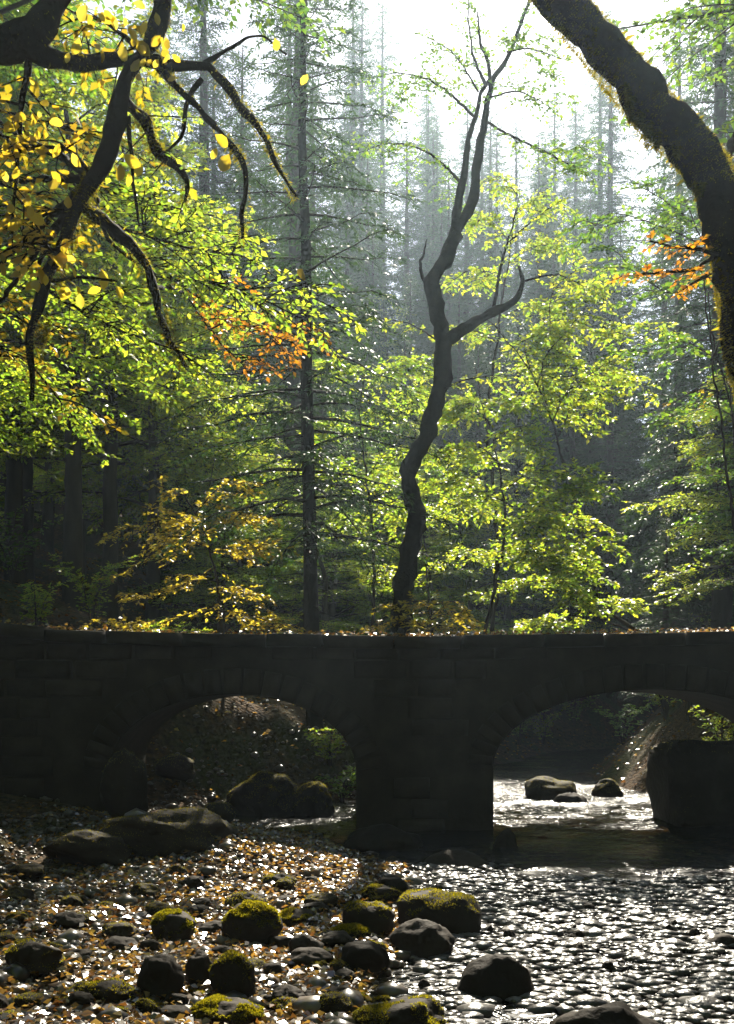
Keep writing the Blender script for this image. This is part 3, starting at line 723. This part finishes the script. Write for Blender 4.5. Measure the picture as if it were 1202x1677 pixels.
Yc = 20.6
px2r = lambda wpx, Y: wpx / 2 / FPX * Y
base = P(653, 1050, Yc); base[2] = T1(base[0], Yc) - .1
tk = [np.vstack([base, path([(655, 1035), (668, 930), (682, 850), (668, 772), (698, 712), (717, 640), (721, 560), (712, 500), (706, 465), (725, 430), (744, 382)], Yc)])]
st = path([(744, 384), (752, 340), (760, 290, .2), (770, 215, .3), (783, 155, .3), (800, 128, .2)], Yc); sr = path([(742, 386), (772, 335), (782, 270), (794, 205), (803, 150), (806, 130), (830, 85, -.2), (872, 0, -.4), (890, -60, -.4)], Yc)
s2 = path([(803, 140), (800, 105), (785, 62, .3), (782, 20, .4)], Yc); s3 = path([(796, 140), (778, 100, .3), (768, 40, .5), (766, -30, .5)], Yc)
side = path([(722, 566), (758, 535, -.2), (800, 512, -.4), (843, 492, -.5), (856, 466, -.5), (850, 432, -.4)], Yc)
up1 = path([(808, 505, -.4), (818, 450, -.3), (832, 390, -.2), (850, 335, 0)], Yc); up2 = path([(835, 395, -.2), (880, 355, 0), (925, 325, .3)], Yc)
lt = path([(708, 468), (692, 455, .2), (690, 425, .3), (700, 392, .5)], Yc); rt = path([(798, 200), (835, 222, -.4), (885, 245, -.8), (970, 290, -1.4)], Yc)
lb2 = path([(775, 190, .3), (720, 140, .8), (660, 120, 1.3), (610, 128, 1.6)], Yc); lb3 = path([(757, 300, .2), (700, 250, .7), (640, 235, 1.0), (590, 250, 1.4)], Yc)
tw = [path(p, Yc) for p in ([(783, 150), (745, 90, .4), (700, 60, .8)], [(830, 85), (870, 80, -.5), (930, 100, -.9)], [(800, 160), (850, 150, -.5), (900, 175, -1)], [(720, 560), (670, 530, .5), (610, 520, .8)], [(860, 460, -.4), (910, 450, -.6), (960, 470, -.8)], [(718, 640), (770, 620, -.6), (830, 615, -1.0)])]
hero('crooked_tree', 'dark crooked forked tree with a bent side limb behind the middle pier', base,
     [(tk[0], [.26, px2r(42, Yc), px2r(36, Yc), px2r(34, Yc), px2r(30, Yc), px2r(28, Yc), px2r(26, Yc), px2r(28, Yc), px2r(26, Yc), px2r(24, Yc)], .34), (st, [.10, .075, .05, .03], .15), (sr, [.11, .09, .06, .035, .02], .15),
      (s2, [.04, .03, .012], .1), (s3, [.035, .02, .01], .1), (side, [.13, .10, .085, .05, .03], .25), (up1, [.035, .025, .008], .1), (up2, [.02, .006], .1), (lt, [.04, .03, .012], .1), (rt, [.028, .022, .008], .1), (lb2, [.03, .018, .006], .1), (lb3, [.03, .018, .006], .1)] + [(q, [.02, .005], 0) for q in tw],
     [([lb2, lb3, s2, s3, tw[0], tw[1], tw[2], sr[5:], rt] + twigs_of([lb2, lb3, tw[0], tw[1], tw[2], rt], np.random.default_rng(77), 5), dict(seed=3, step=.11, twig=.7, nleaf=8, size=.095, t0=.15, skip=.1)), ([tw[3], tw[4], tw[5], up1, up2], dict(seed=5, step=.14, twig=.5, nleaf=7, size=.10, t0=.2))],
     M['mossbark'], [M['green'], M['lime']])

# ------------------------------------------------------------------ overhanging mossy tree, upper left
Yl = 6.4
bx = -4.6; base = np.array([bx, Yl + .4, T1(bx, Yl + .4) - .1])
main = np.vstack([base, [[bx + .1, Yl + .3, 1.6], [bx + .3, Yl + .2, 3.2], [bx + .9, Yl + .1, 4.8], [bx + 1.7, Yl, 5.9]]])
top = np.array(main[-1])
limbA = np.vstack([main[-2], path([(150, -190, -.1), (235, -90), (268, 0), (242, 80), (214, 150), (194, 205), (152, 290), (130, 342), (104, 420), (84, 462), (68, 525), (54, 605), (50, 650)], Yl)])
limbB = np.vstack([main[2] + [.05, 0, .5], path([(-260, 330), (-90, 120), (10, 66), (62, 44), (98, -20), (120, -120)], Yl - .3)])
b1 = path([(30, 66, -.3), (110, 98, -.2), (215, 103, 0), (330, 108), (352, 126), (410, 190), (442, 245), (482, 325)], Yl); b2 = path([(258, 108), (310, 165), (362, 218), (400, 272), (402, 332), (396, 392)], Yl)
b3 = path([(330, 108), (380, 75, .2), (430, 60, .4), (470, 90, .5)], Yl); b4 = path([(330, 130), (308, 165, .1), (300, 220, .2), (270, 250, .2)], Yl)
c1 = path([(132, 335), (172, 368, .2), (222, 412, .3), (250, 470, .4), (278, 552, .6), (300, 600, .7)], Yl); c2 = path([(206, 170), (238, 200, .1), (250, 240, .2), (300, 290, .3), (300, 330, .3)], Yl)
c3 = path([(150, 290), (120, 250, -.1), (80, 240, -.2), (20, 250, -.2)], Yl); c4 = path([(104, 420), (60, 400, -.2), (10, 410, -.3)], Yl); c5 = path([(210, 190, 0), (216, 270, .1), (228, 370, .2)], Yl)
c6 = path([(85, 460), (140, 455, -.2), (190, 460, -.3)], Yl); c7 = path([(60, 44, -.3), (40, 150, -.2), (30, 260, -.2), (20, 380, -.2)], Yl); c8 = path([(240, 90), (180, 40, .3), (120, 20, .4)], Yl); c9 = path([(130, 340), (80, 350, .2), (20, 370, .3)], Yl)
far = [path(p, Yl + 2.2) for p in ([(130, 340), (220, 380), (330, 410), (400, 420)], [(100, 300), (200, 320), (300, 345)], [(170, 380), (260, 450), (380, 470), (450, 520)], [(60, 450), (150, 520), (250, 560), (340, 590)], [(-40, 560), (40, 590), (100, 660)], [(-40, 480), (30, 520), (80, 560)], [(-30, 180), (80, 200), (170, 230)], [(0, 300), (90, 330), (140, 400)])]
low = [path(p, Yl + 3.5) for p in ([(250, 430), (340, 500), (420, 540), (480, 560)], [(300, 480), (360, 560), (400, 600)])]
gT = np.random.default_rng(42); farS = twigs_of(far[:4], gT, 9, .3, .7); farS2 = twigs_of(far[4:], gT, 6, .3, .7) + twigs_of([c3, c4, c7, c8, c9], gT, 5, .3, .6); lowS = twigs_of(low, gT, 6, .3, .7)
root = hero('overhanging_tree', 'moss-hung tree with yellowing leaves arching in from the near left bank', base,
     [(main, [.24, .2, .18, .15, .1], .15), (limbA, [.11, .10, .075, .06, .055, .06, .045, .05, .04, .055, .035, .025, .015], .4), (limbB, [.14, .12, .11, .10, .08], .35), (b1, [.06, .05, .045, .03, .024, .022, .016, .008], .35), (b2, [.028, .024, .022, .016, .008], .4),
      (b3, [.015, .006], .2), (b4, [.018, .014, .008], .3), (c1, [.045, .04, .03, .016], .4), (c2, [.05, .035, .03, .02, .012], .45), (c3, [.014, .006], .2), (c4, [.014, .006], .2), (c5, [.018, .012, .006], .3), (c6, [.012, .006], .2), (c7, [.025, .016, .006], .3), (c8, [.02, .008], .2), (c9, [.016, .007], .2)]
     + [(np.vstack([limbA[7], p]), [.025, .02, .014, .006], .2) for p in far] + [(np.vstack([c1[3], p]), [.018, .012, .006], .2) for p in low] + [(p, [.008, .003], 0) for p in farS + farS2 + lowS],
     [(far[:4] + farS + [c2], dict(seed=8, step=.09, twig=.42, nleaf=7, size=.062, t0=.1)), (far[4:] + farS2 + [c3, c4, c7, c8, c9], dict(seed=9, step=.12, twig=.30, nleaf=5, size=.07, t0=.2)), (low + lowS, dict(seed=10, step=.09, twig=.35, nleaf=6, size=.06, t0=.2))],
     M['mossbark'], [M['lime'], M['yellow'], M['orange']])
# the big near leaves, one by one
g = np.random.default_rng(15)
spots = [(20, 155), (60, 132), (28, 272), (14, 332), (46, 350), (12, 376), (26, 442), (62, 440), (166, 440), (131, 480), (112, 470), (166, 472), (190, 468), (232, 268), (118, 250), (196, 268), (92, 292), (202, 252), (50, 336), (206, 76), (222, 66), (272, 60), (255, 20), (240, 36), (355, 242), (375, 252), (352, 220), (312, 308), (450, 62), (504, 122), (495, 440), (30, 196), (10, 232), (80, 200), (228, 96), (262, 90), (186, 272), (210, 282), (100, 246), (140, 8), (170, 16), (190, 30), (130, 62)]
spots += [(g.uniform(0, 135), g.uniform(110, 470)) for _ in range(46)] + [(g.uniform(110, 300), g.uniform(0, 130)) for _ in range(26)]
LM = []
for i in range(5):
    V, F, r = leaf_arrays(np.zeros((1, 3)), np.array([[1.0, 0, 0]]), np.array([[0, 0, 1.0]]), 1.0, .6 + .15 * g.random(), g, fine=True)
    V[:, 2] += .25 * (g.random() - .3) * V[:, 0] ** 2; me = mesh_np('leaf', V, F, True, np.full(len(V), .15 + .18 * i)); me.materials.append(M['gold']); LM.append(me)
for i, (lx, ly) in enumerate(spots):
    p = P(lx, ly, Yl - .25 + g.normal(0, .12)); s = g.uniform(.06, .12) if i < 43 else g.uniform(.05, .085)
    d = nrm(np.array([g.normal(0, .6), g.normal(0, .4), -.9 + g.normal(0, .5)])); nn = np.array([g.normal(0, .45), 1.0, .8 + g.normal(0, .4)]); nn = nrm(nn - d * np.dot(nn, d)); yv = np.cross(nn, d)
    o = ob('leaf', LM[i % 5], parent=root); o.matrix_local = Matrix.Translation(Vector(p - base)) @ Matrix(((d[0], yv[0], nn[0]), (d[1], yv[1], nn[1]), (d[2], yv[2], nn[2]))).to_4x4() @ Matrix.Scale(s, 4)
def moss_tube(pts, rad, n, ln, g, down=.6, even=.04):
    q = resample(pts, .02); rr = np.interp(np.linspace(0, 1, len(q)), np.linspace(0, 1, len(rad)), rad); pw = np.clip(vnoise(q * 7, 8) + .25, even, 1); k = g.choice(len(q), n, p=pw / pw.sum()); T = nrm(np.gradient(q, axis=0))[k]
    d = rng.normal(0, 1, (n, 3)); d = nrm(d - T * np.sum(d * T, 1, keepdims=True)); p = q[k] + d * rr[k][:, None] * .97; d2 = d - UP * down + rng.normal(0, .35, (n, 3))
    return leaf_arrays(p, d2, rng.normal(0, 1, (n, 3)), ln * g.lognormal(-.2, .5, n), .28, g)
mm = MB()
for q, rad, n in ((limbA[2:], [.09, .07, .055, .055, .06, .045, .05, .04, .055, .035, .02], 6000), (b1, [.06, .05, .045, .03, .024, .02, .01], 1500), (b2, [.028, .024, .02, .012], 900), (c1, [.045, .04, .02], 1600), (c2, [.05, .03, .015], 1400), (limbB, [.14, .12, .1, .08], 2000), (c7, [.025, .01], 500)):
    mm.add(*moss_tube(rebase(q, base), rad, n, .017, g))
ob('moss', mm.mesh('moss'), M['moss'], root)['kind'] = 'stuff'

# ------------------------------------------------------------------ leaning mossy trunk, upper right
Yr = 9.0
pr = path([(1330, 900, -.1), (1262, 700), (1222, 560), (1206, 455), (1186, 350), (1166, 288), (1122, 232), (1072, 184), (1020, 120), (962, 52), (918, 0), (840, -90), (760, -150)], Yr)
bxr = pr[0][0] + .35; base = np.array([bxr, Yr - .1, T1(bxr, Yr - .1) - .15]); pr = np.vstack([base, pr])
rad = [.26, .21, .20, .185, .175, .17, .17, .175, .18, .175, .165, .16, .15, .12]
ol = [path([(1200, 425), (1150, 408, -.2), (1100, 405, -.4), (1065, 395, -.5)], Yr), path([(1190, 400), (1140, 440, -.2), (1080, 445, -.4), (1020, 452, -.6)], Yr), path([(1195, 440), (1150, 455, .2), (1110, 480, .4)], Yr)]
gr = [path([(1180, 300), (1195, 240, .8), (1230, 170, 1.4), (1290, 120, 2)], Yr), path([(840, -90), (900, -140, .8), (1000, -190, 1.5)], Yr), path([(760, -150), (700, -220, .4), (640, -260, .8)], Yr)]
root = hero('leaning_tree', 'thick black mossy trunk leaning in over the stream from the near right bank', base, [(pr, rad, .32)] + [(q, [.022, .014, .005], .2) for q in ol] + [(q, [.05, .03, .01], .2) for q in gr],
     [(ol, dict(seed=4, step=.05, twig=.22, nleaf=6, size=.055, t0=.3)), (gr, dict(seed=6, step=.12, twig=.5, nleaf=8, size=.08, t0=.2))], M['mossbark'], [M['orange'], M['green']])
g = np.random.default_rng(18); mm = MB(); mm.add(*moss_tube(rebase(pr[2:-1], base), rad[2:-1], 42000, .02, g, .25, .5))
for hx, hy, hl in ((1032, 190, 36), (1045, 215, 44), (1060, 228, 40), (1075, 238, 30), (1030, 165, 24), (1108, 262, 20), (1146, 330, 22)):     # hanging tassels
    a = P(hx, hy - 28, Yr - .1); q = np.array([a, a - UP * hl / FPX * Yr]) - base; mm.add(*moss_tube(np.vstack([q[0], q.mean(0), q[1]]), [.03, .02, .006], 1500, .016, g, .6))
ob('moss', mm.mesh('moss'), M['moss'], root)['kind'] = 'stuff'

# ------------------------------------------------------------------ saplings and shrubs
def sapling(name, label, Y, stem, r0, branches, mat, seed, size=.1, step=.12, twig=.5, nleaf=8, foot=None, nsub=5, **k):
    st = path(stem, Y); b = st[0].copy() if foot is None else np.array(foot, float)
    if foot is None: b[2] = min(b[2], T1(b[0], b[1])) - .05
    br = [path(q, Y) for q in branches]
    sub = twigs_of(br, np.random.default_rng(seed + 900), nsub)
    return hero(name, label, b, [(np.vstack([b, st]) if np.linalg.norm(st[0] - b) > .05 else st, np.linspace(r0, .008, 5), .1)] + [(q, [.016, .005], 0) for q in br] + [(q, [.009, .003], 0) for q in sub],
                [(br + sub, dict(seed=seed, step=step, twig=twig, nleaf=nleaf, size=size, t0=.05, **k))], M['bark'], [mat])

sapling('leaning_sapling', 'thin bent sapling with bright leaf sprays leaning over the valley', 24.0, [(1130, 1085), (1050, 1040), (992, 995), (970, 945), (945, 830), (922, 755), (905, 690), (870, 610), (822, 548), (790, 520)], .055,
        [[(905, 690), (930, 640, -.4), (985, 600, -.8), (1020, 560, -1), (1010, 500, -1.2)], [(890, 650), (890, 590, -.5), (930, 540, -.8), (985, 470, -1.2)], [(880, 630), (900, 560), (905, 480, -.3), (960, 430, -.6)], [(870, 610), (860, 560, .4), (905, 520, .5)], [(915, 715), (960, 620, .3), (1015, 620, .5)], [(900, 680), (885, 640, .4), (895, 600, .6)]], M['lime'], 31, size=.12, step=.10, twig=.55, nsub=8)
sapling('beech_sapling', 'young beech with level bright layers of leaves right of the crooked tree', 22.0, [(788, 1090), (805, 980), (826, 880), (818, 770), (792, 670), (778, 600)], .06,
        [[(870, 925), (920, 905, -.5), (975, 880, -1)], [(850, 860), (910, 810, -.4), (970, 800, -.9)], [(840, 830), (780, 800, .4), (710, 790, .7)], [(830, 800), (880, 770, -.4), (960, 790, -.8)], [(820, 760), (780, 730, .4), (720, 740, .6)], [(810, 720), (850, 700, -.4), (862, 740, -.7)], [(800, 690), (770, 660, .4), (740, 690, .6)], [(790, 660), (830, 655, -.3), (860, 670, -.5)], [(880, 950), (930, 960, -.3), (960, 990, -.4)], [(855, 870), (870, 850, -.9), (900, 850, -1.4)], [(858, 880), (900, 930, -.6), (940, 940, -.9)]], M['lime'], 32, size=.12, step=.085, twig=.6, nsub=8)
sapling('hazel_bush', 'pale yellow bush glowing in the sun at the foot of the crooked tree', 18.9, [(700, 1045), (705, 1010), (712, 985)], .03,
        [[(700, 1030), (660, 1010, -.2), (618, 1025, -.4)], [(705, 1015), (740, 1005, .2), (785, 1030, .4)], [(705, 1005), (690, 985, -.3), (640, 990, -.4)], [(712, 990), (750, 985, -.2), (770, 1010, -.3)], [(700, 1035), (720, 1025, -.7), (750, 1030, -.8)]], M['gold'], 33, size=.09, step=.10, twig=.4, nsub=3)
sapling('beech_sapling', 'young beech with yellowing sprays over the shaded left slope', 20.5, [(365, 1050), (360, 1000), (350, 930), (330, 860), (300, 810), (285, 785)], .04,
        [[(345, 900), (290, 880, -.3), (220, 930, -.6), (175, 945, -.8)], [(340, 880), (280, 850, -.4), (215, 870, -.7)], [(330, 860), (290, 840, .3), (250, 830, .5)], [(335, 870), (390, 840, .2), (450, 850, .3)], [(320, 840), (370, 790, .2), (420, 790, .3)], [(345, 905), (400, 890, -.3), (440, 900, -.4)], [(350, 930), (300, 960, -.3), (220, 980, -.5)], [(355, 960), (400, 970, .2), (450, 1010, .2)], [(360, 990), (290, 1010, -.3), (190, 1025, -.5)], [(360, 1000), (420, 1010, -.3), (455, 1030, -.4)], [(300, 810), (270, 800, -.2), (265, 780, -.2)]], M['gold'], 34, size=.10, step=.12, twig=.42, nleaf=7)
sapling('beech_sapling', 'leafy young tree crowding in beside the slender spruce stem', 25.0, [(610, 1040), (612, 900), (600, 780), (590, 680), (600, 580)], .06,
        [[(612, 880), (570, 850, -.3), (540, 870, -.5)], [(608, 850), (650, 820, .3), (690, 850, .4)], [(602, 800), (560, 760, -.3), (530, 780, -.5)], [(600, 780), (640, 740, .3), (700, 760, .4)], [(592, 700), (550, 680, -.3), (525, 720, -.4)], [(595, 690), (640, 650, .2), (690, 640, .3)], [(600, 640), (640, 600, .2), (690, 590, .3)], [(598, 620), (560, 590, -.3), (530, 610, -.5)], [(610, 900), (640, 890, .3), (665, 920, .4)]], M['lime'], 35, size=.12, step=.09, twig=.6, nsub=8)
sapling('beech_sapling', 'young beech with pale leaf tiers high on the right slope', 19.5, [(1260, 1060), (1215, 800), (1190, 600), (1160, 420), (1120, 330)], .07,
        [[(1150, 400), (1080, 370, -.3), (1000, 350, -.5), (960, 390, -.6)], [(1165, 440), (1100, 480, -.3), (1030, 440, -.5), (980, 440, -.6)], [(1140, 370), (1090, 330, -.2), (1040, 300, -.3)], [(1190, 600), (1120, 560, -.3), (1060, 580, -.5)], [(1200, 680), (1140, 660, -.3), (1080, 700, -.5)]], M['green'], 36, size=.10, step=.12, twig=.5)
sapling('beech_sapling', 'sunlit young beech right behind the lower trunk of the crooked tree', 28.0, [(705, 1060), (700, 950), (690, 880), (700, 800), (692, 760)], .05,
        [[(700, 960), (650, 930, -.3), (610, 950, -.5)], [(700, 930), (750, 900, .3), (790, 920, .4)], [(692, 860), (640, 830, -.3), (600, 850, -.5)], [(692, 850), (740, 820, .3), (790, 840, .4)], [(698, 800), (750, 780, -.3), (780, 790, -.5)], [(698, 790), (650, 770, .2), (620, 780, .3)]], M['lime'], 55, size=.12, step=.10, twig=.6, nsub=7)
sapling('beech_sapling', 'low spreading young beech on the waterside above the larger arch', 23.4, [(1125, 1085), (1030, 1035), (960, 1000), (920, 950), (890, 900)], .04,
        [[(970, 1020), (920, 1010, -.3), (850, 1025, -.5)], [(950, 1000), (1000, 980, .2), (1040, 1000, .3)], [(930, 960), (880, 950, -.3), (830, 970, -.5)], [(915, 940), (950, 900, .2), (985, 920, .3)], [(900, 915), (860, 890, -.2), (820, 900, -.3)], [(890, 900), (910, 860, .2), (960, 850, .3)]], M['lime'], 56, size=.11, step=.10, twig=.5, nsub=6)
sapling('beech_sapling', 'tall young beech with pale sprays rising behind the bent side limb', 27.0, [(800, 1100), (815, 900), (800, 700), (820, 520), (840, 380), (850, 300)], .08,
        [[(830, 470), (780, 440, .3), (740, 460, .5)], [(835, 430), (880, 400, .3), (930, 420, .5)], [(838, 400), (800, 360, -.3), (770, 370, -.5)], [(845, 350), (890, 320, .2), (930, 340, .3)], [(848, 320), (820, 290, .2), (790, 300, .3)], [(822, 520), (870, 500, -.3), (920, 520, -.5)], [(815, 560), (770, 540, -.3), (740, 560, -.5)], [(808, 620), (850, 600, .3), (890, 620, .4)], [(802, 680), (760, 650, .3), (735, 670, .4)]], M['lime'], 57, size=.12, step=.11, twig=.6, nsub=6)
sapling('bank_beech', 'leafy beech whose low green boughs reach in beside the left end of the bridge', 13.6, [(-190, 1180), (-180, 1000), (-160, 800), (-140, 620), (-120, 460)], .09,
        [[(-150, 700), (-60, 640, .2), (40, 640, .4), (150, 670, .5)], [(-145, 660), (-40, 590, -.2), (80, 570, -.3), (200, 600, -.4)], [(-150, 740), (-50, 700, .2), (60, 720, .3)], [(-140, 600), (-30, 530, .3), (90, 520, .5), (240, 560, .7)], [(-130, 520), (-20, 470, -.3), (110, 480, -.5), (260, 500, -.6)], [(-145, 640), (0, 620, .6), (140, 620, .9), (290, 650, 1.2)]], M['lime'], 58, size=.085, step=.10, twig=.42, nsub=7)
sapling('bare_sapling', 'thin dark nearly bare stem rising on the right slope', 14.5, [(1235, 1010), (1202, 860), (1180, 680), (1160, 540), (1150, 440)], .035,
        [[(1172, 640), (1140, 640, -.2), (1100, 660, -.3)], [(1165, 590), (1190, 540, .2), (1210, 560, .3)]], M['yellow'], 37, size=.07, step=.3, twig=.3, nleaf=4, nsub=1)
sapling('bare_sapling', 'second thin dark stem crossing the bare one on the right slope', 15.5, [(1290, 960), (1230, 780), (1190, 640), (1165, 540), (1160, 480)], .03,
        [[(1180, 610), (1210, 640, -.2), (1230, 680, -.3)]], M['green'], 38, size=.07, step=.3, twig=.3, nleaf=4, nsub=1)
for i, (px, y, hgt) in enumerate([(800, 35, 1.3), (850, 37, 1.5), (890, 40, 1.6), (770, 31, 1.1), (1020, 29, 1.2), (1070, 31, 1.4), (840, 42, 1.8), (940, 43, 1.6), (270, 20.6, 1.0), (330, 20.9, .9), (560, 19.9, .7), (300, 21.6, 1.0), (225, 20.4, .8), (250, 19.8, .6), (540, 20.6, .8), (1180, 20, 1.8), (1150, 23, 1.3), (60, 20.5, 1.2), (150, 22, 1.5), (20, 23.5, 2.0), (745, 22.5, 1.5), (1090, 25, 2.0), (700, 24, 1.8), (560, 22.5, 1.1)]):
    g = np.random.default_rng(500 + i); x = (px - 601) / FPX * y; z0 = T1(x, y); b = np.array([x, y, z0]); pts = []
    for k in range(9):
        a = g.uniform(0, 6.28); l = hgt * g.uniform(.6, 1.1); pts.append(b + np.array([[0, 0, -.05], [.2 * math.cos(a) * l, .2 * math.sin(a) * l, .6 * l], [.65 * math.cos(a) * l, .65 * math.sin(a) * l, .85 * l]]))
    hero('undergrowth_shrub', 'low leafy shrub on the stream bank far up the valley' if y > 28 else 'low leafy shrub on the slope just behind the bridge', b, [(q, [.014, .004], 0) for q in pts], [(pts, dict(seed=600 + i, step=.07, twig=.35, nleaf=6, size=.085, t0=.25))], M['bark'], [M['green'] if i % 3 == 1 else M['lime']], cat='shrub')['group'] = 'shrubs behind the bridge'

# ------------------------------------------------------------------ hazy air
HX0, HX1, HY0, HY1, HZ0, HZ1 = -155, 155, -65, 225, -3, 90
bm = bmesh.new(); bmesh.ops.create_cube(bm, size=1); me = bpy.data.meshes.new('haze'); bm.to_mesh(me); bm.free()
m, nt, n, l, out = newmat('haze_air'); v = n.new('ShaderNodeVolumePrincipled'); v.inputs['Color'].default_value = (.66, .84, 1, 1); v.inputs['Density'].default_value = .00065; v.inputs['Anisotropy'].default_value = .65
l.new(v.outputs[0], out.inputs['Volume'])
tag(ob('haze', me, m, loc=((HX0 + HX1) / 2, (HY0 + HY1) / 2, (HZ0 + HZ1) / 2), sc=(HX1 - HX0, HY1 - HY0, HZ1 - HZ0)), kind='stuff')
